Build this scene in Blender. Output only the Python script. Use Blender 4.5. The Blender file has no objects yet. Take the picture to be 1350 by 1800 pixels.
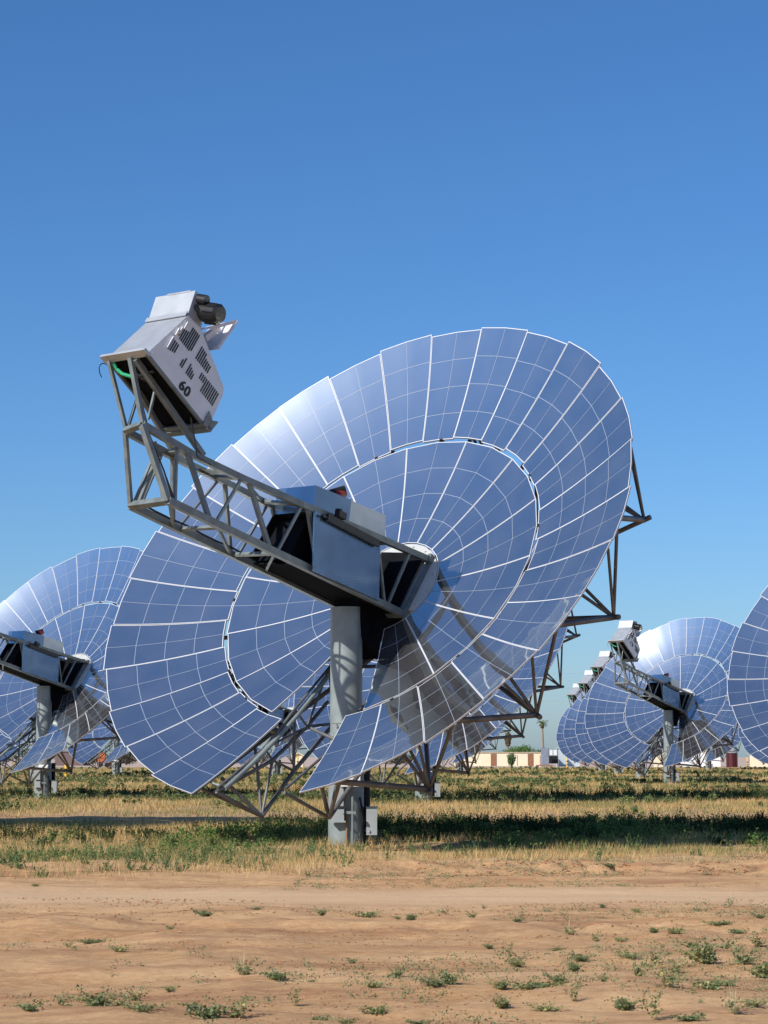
import bpy, math, random
import numpy as np
from mathutils import Vector, Matrix
R = math.radians
random.seed(7); rng = np.random.default_rng(7)
sc = bpy.context.scene
col = sc.collection

# ------------------------------------------------------------------ camera, sky, sun, exposure
EYE = 1.65
cam = bpy.data.objects.new('camera', bpy.data.cameras.new('camera')); col.objects.link(cam)
cam.location = (0, 0, EYE)
cam.rotation_euler = (math.pi/2 + 0.1071, 0, 0)
cam.data.sensor_fit = 'VERTICAL'; cam.data.sensor_height = 36.0
cam.data.lens = 36.0*3999.2/1800.0
cam.data.clip_start = 0.5; cam.data.clip_end = 12000
sc.camera = cam
SUN_EL, SUN_AZ = R(36.0), R(46.0)     # azimuth measured from behind the camera towards the left
sdir = Vector((-math.sin(SUN_AZ)*math.cos(SUN_EL), -math.cos(SUN_AZ)*math.cos(SUN_EL), math.sin(SUN_EL)))
world = bpy.data.worlds.new('World'); sc.world = world; world.use_nodes = True
wn = world.node_tree.nodes; wl = world.node_tree.links
sky = wn.new('ShaderNodeTexSky'); sky.sky_type = 'NISHITA'; sky.sun_disc = False
sky.sun_elevation = SUN_EL
sky.sun_rotation = math.atan2(sdir.x, sdir.y)
sky.altitude = 600; sky.air_density = 1.0; sky.dust_density = 1.05; sky.ozone_density = 9.4
hs_ = wn.new('ShaderNodeHueSaturation'); hs_.inputs['Saturation'].default_value = 1.08; wl.new(sky.outputs['Color'], hs_.inputs['Color'])
bg = wn['Background']; wl.new(hs_.outputs['Color'], bg.inputs['Color']); bg.inputs['Strength'].default_value = 0.124
sun = bpy.data.objects.new('sun', bpy.data.lights.new('sun', 'SUN')); col.objects.link(sun)
sun.data.energy = 5.0; sun.data.angle = R(0.5); sun.data.color = (1.0, 0.94, 0.86)
sun.rotation_euler = sdir.to_track_quat('Z', 'Y').to_euler()
sun.location = (-30, -20, 40)
sc.view_settings.view_transform = 'Standard'; sc.view_settings.look = 'None'
sc.view_settings.exposure = 0.0; sc.view_settings.gamma = 1.0
sc.cycles.caustics_reflective = False; sc.cycles.caustics_refractive = False
sc.cycles.max_bounces = 8; sc.cycles.sample_clamp_indirect = 6.0

# ------------------------------------------------------------------ materials
def mat(name, c, rough=0.6, metal=0.0, var=0.15, scale=4.0, bump=0.0, bscale=30.0, c2=None, spec=0.5, stretch=None):
    m = bpy.data.materials.new(name); m.use_nodes = True
    nt = m.node_tree; n = nt.nodes; l = nt.links; p = n['Principled BSDF']
    p.inputs['Roughness'].default_value = rough; p.inputs['Metallic'].default_value = metal
    p.inputs['Specular IOR Level'].default_value = spec
    tc = n.new('ShaderNodeTexCoord'); mp = n.new('ShaderNodeMapping'); l.new(tc.outputs['Object'], mp.inputs[0])
    if stretch: mp.inputs['Scale'].default_value = stretch
    nz = n.new('ShaderNodeTexNoise'); nz.inputs['Scale'].default_value = scale; nz.inputs['Detail'].default_value = 6
    l.new(mp.outputs[0], nz.inputs['Vector'])
    cr = n.new('ShaderNodeValToRGB'); cr.color_ramp.elements[0].position = 0.35; cr.color_ramp.elements[1].position = 0.65
    a = c2 if c2 else tuple(x*(1-var) for x in c); b = c if c2 else tuple(min(1, x*(1+var)) for x in c)
    cr.color_ramp.elements[0].color = (*a, 1); cr.color_ramp.elements[1].color = (*b, 1)
    l.new(nz.outputs[0], cr.inputs[0]); l.new(cr.outputs[0], p.inputs['Base Color'])
    if bump:
        nb = n.new('ShaderNodeTexNoise'); nb.inputs['Scale'].default_value = bscale; nb.inputs['Detail'].default_value = 5
        l.new(tc.outputs['Object'], nb.inputs['Vector'])
        bp = n.new('ShaderNodeBump'); bp.inputs['Strength'].default_value = bump; bp.inputs['Distance'].default_value = 0.02
        l.new(nb.outputs[0], bp.inputs['Height']); l.new(bp.outputs[0], p.inputs['Normal'])
    return m
M = {}
M['steel'] = mat('galvanised_steel', (0.17, 0.20, 0.20), 0.5, 0.15, 0.18, 5)
M['post'] = mat('painted_post', (0.28, 0.33, 0.325), 0.5, 0.1, 0.10, 3, c2=(0.22, 0.255, 0.25))
M['frame'] = mat('weathered_tube', (0.145, 0.142, 0.138), 0.5, 0.3, 0.3, 3)
M['housing'] = mat('housing_sheet', (0.50, 0.53, 0.55), 0.42, 0.45, 0.08, 3)
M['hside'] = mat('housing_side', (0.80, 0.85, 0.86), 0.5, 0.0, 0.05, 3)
M['sheet'] = mat('panel_sheet', (0.24, 0.33, 0.41), 0.20, 0.9, 0.12, 1.5, bump=0.07, bscale=1.1)
M['dark'] = mat('shade_black', (0.010, 0.011, 0.014), 1.0, spec=0.05)  # near-black colour standing in for shade in recesses and undersides
M['black'] = mat('black_paint', (0.014, 0.015, 0.017), 0.5, spec=0.3)
M['white'] = mat('white_paint', (0.80, 0.80, 0.80), 0.4, var=0.04)
M['disc'] = mat('hub_disc', (0.50, 0.52, 0.50), 0.55, 0.0, 0.05, 2)
M['seam'] = mat('mirror_edge', (0.66, 0.68, 0.70), 0.4, var=0.03)
M['seam2'] = mat('mirror_joint', (0.32, 0.38, 0.48), 0.4, var=0.03)
M['back'] = mat('mirror_back', (0.34, 0.36, 0.37), 0.6, 0.2)
M['red'] = mat('red_paint', (0.35, 0.03, 0.02), 0.4)
M['green'] = mat('green_hose', (0.05, 0.55, 0.28), 0.4)
M['yellow'] = mat('yellow_paint', (0.85, 0.52, 0.02), 0.5)
M['rust'] = mat('rusty_conduit', (0.25, 0.15, 0.08), 0.7)
M['box'] = mat('cabinet_paint', (0.34, 0.375, 0.38), 0.5, 0.05, 0.05)
M['cream'] = mat('cream_plaster', (0.80, 0.70, 0.50), 0.8, var=0.04, scale=0.6)
M['pale'] = mat('pale_metal', (0.52, 0.60, 0.62), 0.5, var=0.05, scale=0.5)
M['wall'] = mat('white_render', (0.80, 0.80, 0.78), 0.7, var=0.04, scale=0.5)
M['door'] = mat('brown_door', (0.30, 0.13, 0.06), 0.6)
M['darkred'] = mat('dark_red_metal', (0.075, 0.010, 0.012), 0.5)
M['brownwall'] = mat('brown_wall', (0.16, 0.11, 0.10), 0.8)
M['orange'] = mat('orange_paint', (0.45, 0.13, 0.04), 0.6)
M['bluegrey'] = mat('blue_grey_panel', (0.22, 0.25, 0.32), 0.4)
M['trunk'] = mat('palm_trunk', (0.26, 0.20, 0.15), 0.9)
M['bark'] = mat('bark', (0.14, 0.10, 0.07), 0.9)
M['stalk'] = mat('weed_stem', (0.20, 0.19, 0.09), 0.8)

def mirror_mat():
    m = bpy.data.materials.new('mirror_glass'); m.use_nodes = True
    nt = m.node_tree; n = nt.nodes; l = nt.links; n.remove(n['Principled BSDF']); out = n['Material Output']
    g1 = n.new('ShaderNodeBsdfGlossy'); g1.inputs['Roughness'].default_value = 0.035
    g2 = n.new('ShaderNodeBsdfGlossy'); g2.inputs['Roughness'].default_value = 0.26; g2.inputs['Color'].default_value = (.9, .9, .9, 1)
    df = n.new('ShaderNodeBsdfDiffuse'); df.inputs['Color'].default_value = (.46, .46, .50, 1)
    g1.inputs['Color'].default_value = (.75, .82, .80, 1)
    at = n.new('ShaderNodeObjectInfo')
    tc = n.new('ShaderNodeTexCoord'); nz = n.new('ShaderNodeTexNoise'); nz.inputs['Scale'].default_value = 1.3; nz.inputs['Detail'].default_value = 7
    l.new(tc.outputs['Object'], nz.inputs['Vector'])
    mr = n.new('ShaderNodeMapRange'); mr.inputs[3].default_value = 0.02; mr.inputs[4].default_value = 0.13
    l.new(nz.outputs[0], mr.inputs[0])
    nb = n.new('ShaderNodeTexNoise'); nb.inputs['Scale'].default_value = 1.1; l.new(tc.outputs['Object'], nb.inputs['Vector'])
    bp = n.new('ShaderNodeBump'); bp.inputs['Strength'].default_value = 0.045; bp.inputs['Distance'].default_value = 0.1
    l.new(nb.outputs[0], bp.inputs['Height']); l.new(bp.outputs[0], g1.inputs['Normal'])
    m1 = n.new('ShaderNodeMixShader'); m1.inputs[0].default_value = 0.02; l.new(g1.outputs[0], m1.inputs[1]); l.new(g2.outputs[0], m1.inputs[2])
    m2 = n.new('ShaderNodeMixShader'); l.new(mr.outputs[0], m2.inputs[0]); l.new(m1.outputs[0], m2.inputs[1]); l.new(df.outputs[0], m2.inputs[2])
    l.new(m2.outputs[0], out.inputs[0])
    return m
M['mirror'] = mirror_mat()

def vcol_mat(name, rough=0.8, trans=0.0):
    m = bpy.data.materials.new(name); m.use_nodes = True
    n = m.node_tree.nodes; l = m.node_tree.links; p = n['Principled BSDF']
    a = n.new('ShaderNodeAttribute'); a.attribute_name = 'tint'
    l.new(a.outputs['Color'], p.inputs['Base Color']); p.inputs['Roughness'].default_value = rough
    p.inputs['Specular IOR Level'].default_value = 0.2
    if trans:
        out = n['Material Output']; t = n.new('ShaderNodeBsdfTranslucent'); l.new(a.outputs['Color'], t.inputs[0])
        mx = n.new('ShaderNodeMixShader'); mx.inputs[0].default_value = trans
        l.new(p.outputs[0], mx.inputs[1]); l.new(t.outputs[0], mx.inputs[2]); l.new(mx.outputs[0], out.inputs[0])
    return m
M['leaf'] = vcol_mat('plant_leaf', 0.7, 0.3)

# ------------------------------------------------------------------ mesh helpers
class MB:
    def __init__(s): s.v = []; s.f = []; s.m = []; s.sm = []
    def add(s, vs, fs, mi=0, smooth=False):
        o = len(s.v); s.v += [tuple(x) for x in vs]; s.f += [tuple(i+o for i in f) for f in fs]
        s.m += [mi]*len(fs); s.sm += [smooth]*len(fs); return s
    def tube(s, a, b, r, n=8, r2=None, mi=0, cap=True):
        a = Vector(a); b = Vector(b); d = (b-a).normalized(); r2 = r if r2 is None else r2
        x = d.orthogonal().normalized(); y = d.cross(x)
        vs = [a+(x*math.cos(t)+y*math.sin(t))*r for t in [2*math.pi*i/n for i in range(n)]] + \
             [b+(x*math.cos(t)+y*math.sin(t))*r2 for t in [2*math.pi*i/n for i in range(n)]]
        s.add(vs, [(i, (i+1) % n, n+(i+1) % n, n+i) for i in range(n)], mi, True)
        if cap: s.add(vs, [tuple(range(n-1, -1, -1)), tuple(range(n, 2*n))], mi)
        return s
    def path(s, pts, r, n=7, mi=0):
        for a, b in zip(pts, pts[1:]): s.tube(a, b, r, n, mi=mi)
        return s
    def bar(s, a, b, w, h, ref, mi=0):          # rectangular section, ref = direction of width
        a = Vector(a); b = Vector(b); d = (b-a).normalized(); ref = Vector(ref)
        x = (ref-d*ref.dot(d)).normalized(); y = d.cross(x); x = x*w/2; y = y*h/2
        vs = [a-x-y, a+x-y, a+x+y, a-x+y, b-x-y, b+x-y, b+x+y, b-x+y]
        s.add(vs, [(3, 2, 1, 0), (4, 5, 6, 7), (0, 1, 5, 4), (1, 2, 6, 5), (2, 3, 7, 6), (3, 0, 4, 7)], mi); return s
    def box(s, lo, hi, mi=0, T=None):
        vs = [(x, y, z) for z in (lo[2], hi[2]) for y in (lo[1], hi[1]) for x in (lo[0], hi[0])]
        if T: vs = [T(*v) for v in vs]
        s.add(vs, [(0, 2, 3, 1), (4, 5, 7, 6), (0, 1, 5, 4), (2, 6, 7, 3), (0, 4, 6, 2), (1, 3, 7, 5)], mi); return s
    def prism(s, poly, s0, s1, T, mi=0, caps=(True, True), skip=()):   # poly of (u,w), extruded in s
        n = len(poly); vs = [T(s0, u, w) for u, w in poly]+[T(s1, u, w) for u, w in poly]
        s.add(vs, [(i, (i+1) % n, n+(i+1) % n, n+i) for i in range(n) if i not in skip], mi)
        if caps[0]: s.add(vs, [tuple(range(n-1, -1, -1))], mi)
        if caps[1]: s.add(vs, [tuple(range(n, 2*n))], mi)
        return s
    def build(s, name, mats, parent=None, loc=None):
        me = bpy.data.meshes.new(name); me.from_pydata(s.v, [], s.f)
        if not isinstance(mats, (list, tuple)): mats = [mats]
        for m in mats: me.materials.append(m)
        me.polygons.foreach_set('material_index', s.m); me.polygons.foreach_set('use_smooth', s.sm)
        me.update()
        o = bpy.data.objects.new(name, me); col.objects.link(o); o.parent = parent
        if loc is not None: o.location = loc
        return o
def empty(name, loc): o = bpy.data.objects.new(name, None); col.objects.link(o); o.location = loc; o.empty_display_size = 0.5; return o
def tag(o, label=None, cat=None, group=None, kind=None):
    if label: o['label'] = label
    if cat: o['category'] = cat
    if group: o['group'] = group
    if kind: o['kind'] = kind
    return o
def copy_tree(o, parent=None):
    c = o.copy(); col.objects.link(c); c.parent = parent
    for ch in list(o.children): copy_tree(ch, c)
    return c
def copy_shallow(o):
    c = o.copy(); col.objects.link(c); return c

# ------------------------------------------------------------------ ground
def vnoise(x, y, s, seed=0):
    x = np.asarray(x, float)/s; y = np.asarray(y, float)/s
    xi = np.floor(x).astype(np.int64); yi = np.floor(y).astype(np.int64); fx = x-xi; fy = y-yi
    fx = fx*fx*(3-2*fx); fy = fy*fy*(3-2*fy)
    def h(a, b):
        n = (a*374761393+b*668265263+seed*974634777) & 0xffffffff
        n = ((n ^ (n >> 13))*1274126177) & 0xffffffff
        return ((n ^ (n >> 16)) & 0xffff)/65535.0
    return (h(xi, yi)*(1-fx)+h(xi+1, yi)*fx)*(1-fy)+(h(xi, yi+1)*(1-fx)+h(xi+1, yi+1)*fx)*fy
def ground_h(x, y):
    near = np.clip((75-y)/15, 0, 1)*np.clip((24-np.abs(x))/6, 0, 1)
    h = (vnoise(x, y*1.6, 1.7, 1)-.5)*.10+(vnoise(x, y*2.2, .55, 2)-.5)*.045+(vnoise(x, y, .2, 3)-.5)*.022
    track = np.exp(-((y-27.2-0.02*x)/2.0)**2)        # smoother wheel track
    h = h*(1-.75*track)
    ridge = np.exp(-((y-34.0-.06*x)/.9)**2)*.10*vnoise(x, y, 1.3, 5)+np.exp(-((y-22.6+.05*x)/.6)**2)*.08*vnoise(x, y, 1.1, 6)
    rough = np.exp(-((y-34.5)/1.6)**2)*np.clip((x+3)/4, 0, 1)*(vnoise(x, y, .35, 8)-.5)*.20+np.exp(-((y-22.5-.1*x)/2.2)**2)*(vnoise(x, y*1.4, .3, 9)-.5)*.05
    return near*(h+ridge+rough)
def axis_grid(dense0, dense1, step, ext0, ext1):
    a = list(np.arange(dense0, dense1+1e-6, step)); s = step; p = a[-1]
    while p < ext1: s *= 1.25; p += s; a.append(p)
    s = step; p = a[0]
    while p > ext0: s *= 1.25; p -= s; a.insert(0, p)
    return np.array(a)
gx = axis_grid(-9, 9, .085, -3500, 3500); gy = axis_grid(11, 46, .085, -60, 6000)
X, Y = np.meshgrid(gx, gy); Z = ground_h(X, Y)
nx, ny = len(gx), len(gy)
gm = bpy.data.meshes.new('ground'); idx = np.arange(nx*ny).reshape(ny, nx)
q = np.stack([idx[:-1, :-1], idx[:-1, 1:], idx[1:, 1:], idx[1:, :-1]], -1).reshape(-1, 4)
gm.vertices.add(nx*ny); gm.vertices.foreach_set('co', np.stack([X, Y, Z], -1).ravel().astype('f'))
gm.loops.add(q.size); gm.loops.foreach_set('vertex_index', q.ravel().astype('i'))
gm.polygons.add(len(q)); gm.polygons.foreach_set('loop_start', np.arange(0, q.size, 4, dtype='i'))
gm.polygons.foreach_set('loop_total', np.full(len(q), 4, 'i')); gm.polygons.foreach_set('use_smooth', np.ones(len(q), bool))
gm.update(calc_edges=True)
g = bpy.data.objects.new('ground', gm); col.objects.link(g); tag(g, kind='structure', label='reddish tan dirt field with a smooth wheel track')
def ground_mat():
    m = bpy.data.materials.new('dirt'); m.use_nodes = True; n = m.node_tree.nodes; l = m.node_tree.links; p = n['Principled BSDF']
    tc = n.new('ShaderNodeTexCoord'); sx = n.new('ShaderNodeSeparateXYZ'); l.new(tc.outputs['Object'], sx.inputs[0])
    def noise(scale, st=(1, 1, 1), det=8, rough=.6):
        mp = n.new('ShaderNodeMapping'); mp.inputs['Scale'].default_value = st; l.new(tc.outputs['Object'], mp.inputs[0])
        z = n.new('ShaderNodeTexNoise'); z.inputs['Scale'].default_value = scale; z.inputs['Detail'].default_value = det; z.inputs['Roughness'].default_value = rough
        l.new(mp.outputs[0], z.inputs['Vector']); return z.outputs[0]
    def ramp(src, p0, p1, c0=(0, 0, 0), c1=(1, 1, 1)):
        r = n.new('ShaderNodeValToRGB'); r.color_ramp.elements[0].position = p0; r.color_ramp.elements[1].position = p1
        r.color_ramp.elements[0].color = (*c0, 1); r.color_ramp.elements[1].color = (*c1, 1); l.new(src, r.inputs[0]); return r.outputs[0]
    def mix(f, a, b):
        x = n.new('ShaderNodeMix'); x.data_type = 'RGBA'; l.new(f, x.inputs['Factor']); l.new(a, x.inputs[6]); l.new(b, x.inputs[7]); return x.outputs[2]
    def maths(op, a, b=None):
        x = n.new('ShaderNodeMath'); x.operation = op; x.use_clamp = False
        for i, v in enumerate((a, b)):
            if v is None: continue
            if isinstance(v, (int, float)): x.inputs[i].default_value = v
            else: l.new(v, x.inputs[i])
        return x.outputs[0]
    base = ramp(noise(.9, (.35, 1, 1)), .34, .66, (.50, .275, .125), (.77, .49, .255))
    fine = ramp(noise(14, (.7, 1, 1)), .35, .7, (.36, .185, .085), (.80, .55, .30))
    f1 = n.new('ShaderNodeRGB'); f1.outputs[0].default_value = (.35, .35, .35, 1)
    c = mix(f1.outputs[0], base, fine)
    crust = ramp(noise(1.6, (.22, 1.2, 1), 9, .65), .50, .64)
    red = ramp(noise(20, (.6, 1, 1)), .3, .7, (.28, .125, .065), (.46, .235, .12))
    c = mix(maths('MULTIPLY', crust, .7), c, red)
    grit = ramp(noise(55, (.7, 1, 1), 4, .8), .36, .62, (.62, .58, .55), (1, 1, 1))
    gm_ = n.new('ShaderNodeMix'); gm_.data_type = 'RGBA'; gm_.blend_type = 'MULTIPLY'; gm_.inputs['Factor'].default_value = .5; l.new(c, gm_.inputs[6]); l.new(grit, gm_.inputs[7]); c = gm_.outputs[2]
    # pale compacted track
    tr = n.new('ShaderNodeMapRange'); l.new(maths('ABSOLUTE', maths('SUBTRACT', sx.outputs['Y'], 27.3)), tr.inputs[0])
    tr.inputs[1].default_value = 2.6; tr.inputs[2].default_value = .8; tr.inputs[3].default_value = 0; tr.inputs[4].default_value = .75
    pale = ramp(noise(2.5, (.12, 1, 1)), .3, .7, (.67, .445, .255), (.76, .525, .31))
    c = mix(tr.outputs[0], c, pale)
    # dry straw litter over the field beyond the track
    st = n.new('ShaderNodeMapRange'); l.new(maths('ADD', sx.outputs['Y'], maths('MULTIPLY', noise(.35, (.5, 1, 1)), 10)), st.inputs[0])
    st.inputs[1].default_value = 37; st.inputs[2].default_value = 44
    straw = ramp(noise(.6, (.3, 1, 1)), .35, .65, (.36, .25, .13), (.48, .36, .20))
    sc2 = ramp(noise(3.5, (.5, 1, 1)), .38, .6)
    c = mix(maths('MULTIPLY', st.outputs[0], maths('MULTIPLY', sc2, .85)), c, straw)
    farg = n.new('ShaderNodeMapRange'); l.new(sx.outputs['Y'], farg.inputs[0]); farg.inputs[1].default_value = 330; farg.inputs[2].default_value = 380
    pinkroad = ramp(noise(.05), .3, .7, (.50, .38, .30), (.56, .44, .36))
    c = mix(farg.outputs[0], c, pinkroad)
    l.new(c, p.inputs['Base Color']); p.inputs['Roughness'].default_value = .95; p.inputs['Specular IOR Level'].default_value = .1
    bp = n.new('ShaderNodeBump'); bp.inputs['Strength'].default_value = .6; bp.inputs['Distance'].default_value = .05
    l.new(noise(7, (.6, 1, 1), 14, .8), bp.inputs['Height']); l.new(bp.outputs[0], p.inputs['Normal'])
    return m
gm.materials.append(ground_mat())

# ------------------------------------------------------------------ solar dish
AZ, EL, F = -.6585, .6227, 6.787
axv = Vector((math.sin(AZ)*math.cos(EL), -math.cos(AZ)*math.cos(EL), math.sin(EL)))
siv = Vector((math.cos(AZ), math.sin(AZ), 0)); upv = -siv.cross(axv) if siv.cross(axv).z < 0 else siv.cross(axv)
VX = Vector((.1046, 43.932, 3.2346+EYE)); BASE = Vector((-.709, 42.88, 0))
VL = VX-BASE
def T(s, u, w): return VL+siv*s+upv*u+axv*w
def par(r, th, off=0.0):                     # point on the mirror surface, off along the axis
    return T(r*math.cos(th), r*math.sin(th), r*r/(4*F)+off)
OFF = .75
ST = 360/29
R1, RMAX, RH = 3.444, 5.80, 1.10

def make_facet(a0, a1, r0, r1, tilt_u, tilt_r):
    """one mirror facet: two columns by four rows of glass with pale joints and a thin back"""
    mb = MB(); ang = [a0, (a0+a1)/2, a1]; NR, SUBA = 16, 3
    rm = (r0+r1)/2
    def P(k, f, r, off=0.0):
        A = par(r, ang[k], off); Bp = par(r, ang[k+1], off); p = A.lerp(Bp, f)
        d = (f+k-1.0)
        return p+axv*(tilt_r*(r-rm)+tilt_u*d*r)
    na = 2*SUBA+1
    def grid(off):
        vs = []
        for j in range(NR+1):
            r = r0+(r1-r0)*j/NR
            for i in range(na):
                k = 0 if i <= SUBA else 1; f = (i-k*SUBA)/SUBA
                vs.append(P(k, f, r, off))
        return vs
    fs = [(j*na+i, j*na+i+1, (j+1)*na+i+1, (j+1)*na+i) for j in range(NR) for i in range(na-1)]
    mb.add(grid(0), fs, 0, True)
    mb.add(grid(-.03), [f[::-1] for f in fs], 2, True)
    # side walls
    g0, g1 = grid(0), grid(-.03); nn = (NR+1)*na
    ring = [i for i in range(na)]+[j*na+na-1 for j in range(1, NR+1)]+[NR*na+i for i in range(na-2, -1, -1)]+[j*na for j in range(NR-1, 0, -1)]
    mb.add(g0+g1, [(ring[(i+1) % len(ring)], ring[i], ring[i]+nn, ring[(i+1) % len(ring)]+nn) for i in range(len(ring))], 1)
    # joint strips, a couple of mm proud
    def radial(k, f, w, mi):
        vs = []
        for j in range(NR+1):
            r = r0+(r1-r0)*j/NR; c = P(k, f, r, .003)
            t = (P(k, 1, r)-P(k, 0, r)).normalized()
            sgn = w if f < .5 and k == 0 else -w
            vs += ([c-t*w/2, c+t*w/2] if mi == 2+1 else ([c, c+t*sgn]))
        if mi != 3 and (f > .5 or k == 1): vs = [vs[i ^ 1] for i in range(len(vs))]
        mb.add(vs, [(2*j, 2*j+1, 2*j+3, 2*j+2) for j in range(NR)], mi)
    radial(0, 0, .0125, 1); radial(1, 1, .0125, 1); radial(0, 1, .008, 3)
    def arc(r, w, mi):
        vs = []
        for i in range(na):
            k = 0 if i <= SUBA else 1; f = (i-k*SUBA)/SUBA
            vs += [P(k, f, r-w/2, .0035), P(k, f, r+w/2, .0035)]
        mb.add(vs, [(2*i+1, 2*i, 2*i+2, 2*i+3) for i in range(na-1)], mi)
    for j in range(1, 4): arc(r0+(r1-r0)*j/4, .009, 3)
    arc(r0+.008, .014, 1); arc(r1-.008, .014, 1)
    return mb

def make_dish():
    root = empty('solar_dish', BASE)
    # --- mirror facets
    for k in range(27):
        hi = R(-90-ST+OFF-k*ST); lo = R(-90-ST+OFF-(k+1)*ST); gap = .0006
        dr = [(.035, -.02, .015, -.035)[k % 4]+random.uniform(-.015, .015)][0]
        make_facet(lo+gap, hi-gap, 3.492+dr*.7, RMAX-.02+dr*.8, random.uniform(-.003, .003), random.uniform(-.0035, .0035)).build(
            'mirror_facet', [M['mirror'], M['seam'], M['back'], M['seam2']], root)
    for k in range(13):
        hi = R(-90-18.495+OFF-k*24.847); lo = hi-R(24.847); gap = .0007
        make_facet(lo+gap, hi-gap, RH+.01, R1+random.uniform(-.015, .015), random.uniform(-.0018, .0018), random.uniform(-.003, .003)).build(
            'mirror_facet', [M['mirror'], M['seam'], M['back'], M['seam2']], root)
    # --- hub disc (flat, cut straight where the slot begins)
    t0 = math.asin(-.62/1.08); n = 40
    cut = [(1.08*math.cos(t), 1.08*math.sin(t)) for t in [t0+(math.pi-2*t0)*i/n for i in range(n+1)]]
    mb = MB(); m_ = len(cut)
    vs = [T(a, b, .05) for a, b in cut]+[T(a, b, -.06) for a, b in cut]
    mb.add(vs, [tuple(range(m_)), tuple(range(2*m_-1, m_-1, -1))]+[((i+1) % m_, i, m_+i, m_+(i+1) % m_) for i in range(m_)])
    for i in range(12):
        t = t0+.1+(math.pi-2*t0-.2)*i/11; p = T(1.0*math.cos(t), 1.0*math.sin(t), .05); mb.tube(p, p+axv*.025, .018, 6)
    mb.build('hub_disc', M['disc'], root)
    # --- backing structure: 13 outrigger ribs, hub drum, ring clips
    mb = MB(); n = 28
    drum = [T(.95*math.cos(t), max(-.5, .95*math.sin(t)), w) for w in (-1.0, -.07) for t in [2*math.pi*i/n for i in range(n) ]]
    mb.add(drum, [(i, (i+1) % n, n+(i+1) % n, n+i) for i in range(n)], 0, True); mb.add(drum, [tuple(range(n-1, -1, -1))], 0)
    mb.build('hub_drum', M['dark'], root)  # drum coloured near-black as painted shade, hiding light bounced off the ground
    def wm(r): return r*r/(4*F)
    for k in range(13):
        hi = -90-18.495+OFF-k*24.847; th = R(hi-24.847/2)
        tip = T(5.33*math.cos(th), 5.33*math.sin(th), -.2)
        def Q(r, dth, off=-.06): return par(r, th+R(dth), off)
        rb = MB()
        rb.tube(tip, T(.9*math.cos(th), .9*math.sin(th), -.95), .045, 7)
        rb.tube(Q(1.1, 0, -.12), Q(3.4, 0, -.10), .035, 6); rb.tube(Q(3.4, 0, -.10), Q(5.6, 0, -.08), .035, 6)
        for (r, d, rad) in ((5.62, 12.2, .033), (5.62, -12.2, .055), (4.9, 1.2, .032), (4.9, -1.2, .032), (5.7, 5, .028)):
            rb.tube(tip, Q(r, d), rad, 7)
        mid = T(3.1*math.cos(th), 3.1*math.sin(th), -.575)
        if 0 < k < 12: rb.tube(mid, Q(3.6, 0), .03, 6); rb.tube(mid, Q(3.3, 12.2), .03, 6); rb.tube(mid, Q(3.3, -12.2), .03, 6); rb.tube(mid, Q(2.0, 0), .03, 6)
        rb.tube(tip, tip+(tip-mid).normalized()*.14, .05, 8)
        rb.build('rib', M['frame'], root)
    rg = MB()
    a0 = R(-90-ST+OFF-1); rg.path([par(5.55, a0-R(334.0)*i/80, -.07) for i in range(81)], .025, 6)
    rg.build('backing_ring', M['frame'], root)
    for dth in range(13):
        a = -90-18.495+OFF-dth*24.847
        for q_ in (5.0, 8.0) if dth % 3 == 1 else (14.4,):
            cp = MB(); aa = R(a-q_-random.uniform(-2, 2)); c = par(3.475, aa, -.02); t = (par(3.475, aa-.02)-par(3.475, aa)).normalized()
            cp.bar(c-t*.035, c+t*.035, .08, .03, axv, 0); cp.build('facet_clip', M['black'], root)
    # --- slot trusses, one each side of the pedestal slot
    for sg in (-1, 1):
        s = .8*sg; tm = MB(); P = lambda u, w, s=s: T(s, u, w)
        up_ = [P(-5.433, 1.06), P(-4.1, .42), P(-3.0, .16), P(-1.75, -.20), P(-.9, -.3)]
        lo_ = [P(-5.155, -.239), P(-3.95, -.50), P(-2.524, -.95), P(-.7, -1.0)]
        md = [P(-5.51, 1.05), P(-4.15, .12), P(-3.05, -.33), P(-2.3, -.55)]
        tm.path(up_, .026); tm.path(lo_, .042)
        if sg < 0: tm.path(md, .036)
        for a, b, r in ((md[0], lo_[0], .045), (md[1], lo_[0], .035), (md[1], lo_[1], .035), (up_[2], lo_[1], .035), (md[2], lo_[2], .035), (up_[2], md[2], .03),
                        (up_[3], md[2], .03), (up_[1], md[2], .028), (lo_[2], up_[3], .035), (md[1], up_[1], .03)):
            if sg > 0 and (a in md[1:] or b in md[1:]): continue
            tm.tube(a, b, r*.8, 6)
        tm.tube(lo_[0], P(-5.0, .75, s*1.45), .04, 6); tm.tube(lo_[0], P(-5.2, .95, s*2.3), .035, 6); tm.tube(lo_[0], P(-4.0, .45, s*1.35), .03, 6)
        tm.build('slot_truss', M['frame'], root)
    rl = MB()
    for sg in (-1,):
        pts = []
        for i in range(13):
            f = i/12; u = -5.35+f*3.42; w = .90+(-.255-.90)*f-.42*f*(1-f)*1.0; pts.append(T(.78*sg, u, w+.02))
        rl.path(pts, .05, 8)
        for i in (0, 6):
            p = pts[i]; rl.bar(p, p-siv*.35+upv*.1, .12, .03, axv)
    rl.build('curved_rail', M['post'], root)
    for a_, b_ in (((-.8, -3.05, -.33), (.8, -3.6, -.45)), ((-.8, -1.75, -.2), (.8, -1.75, -.2))):
        xb = MB(); xb.tube(T(*a_), T(*b_), .035, 6); xb.build('cross_brace', M['frame'], root)
    # --- boom: wide lower chords, upper chords drawn together towards the outer end
    bm = MB()
    def lerp(a, b, t): return tuple(x+(y-x)*t for x, y in zip(a, b))
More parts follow.
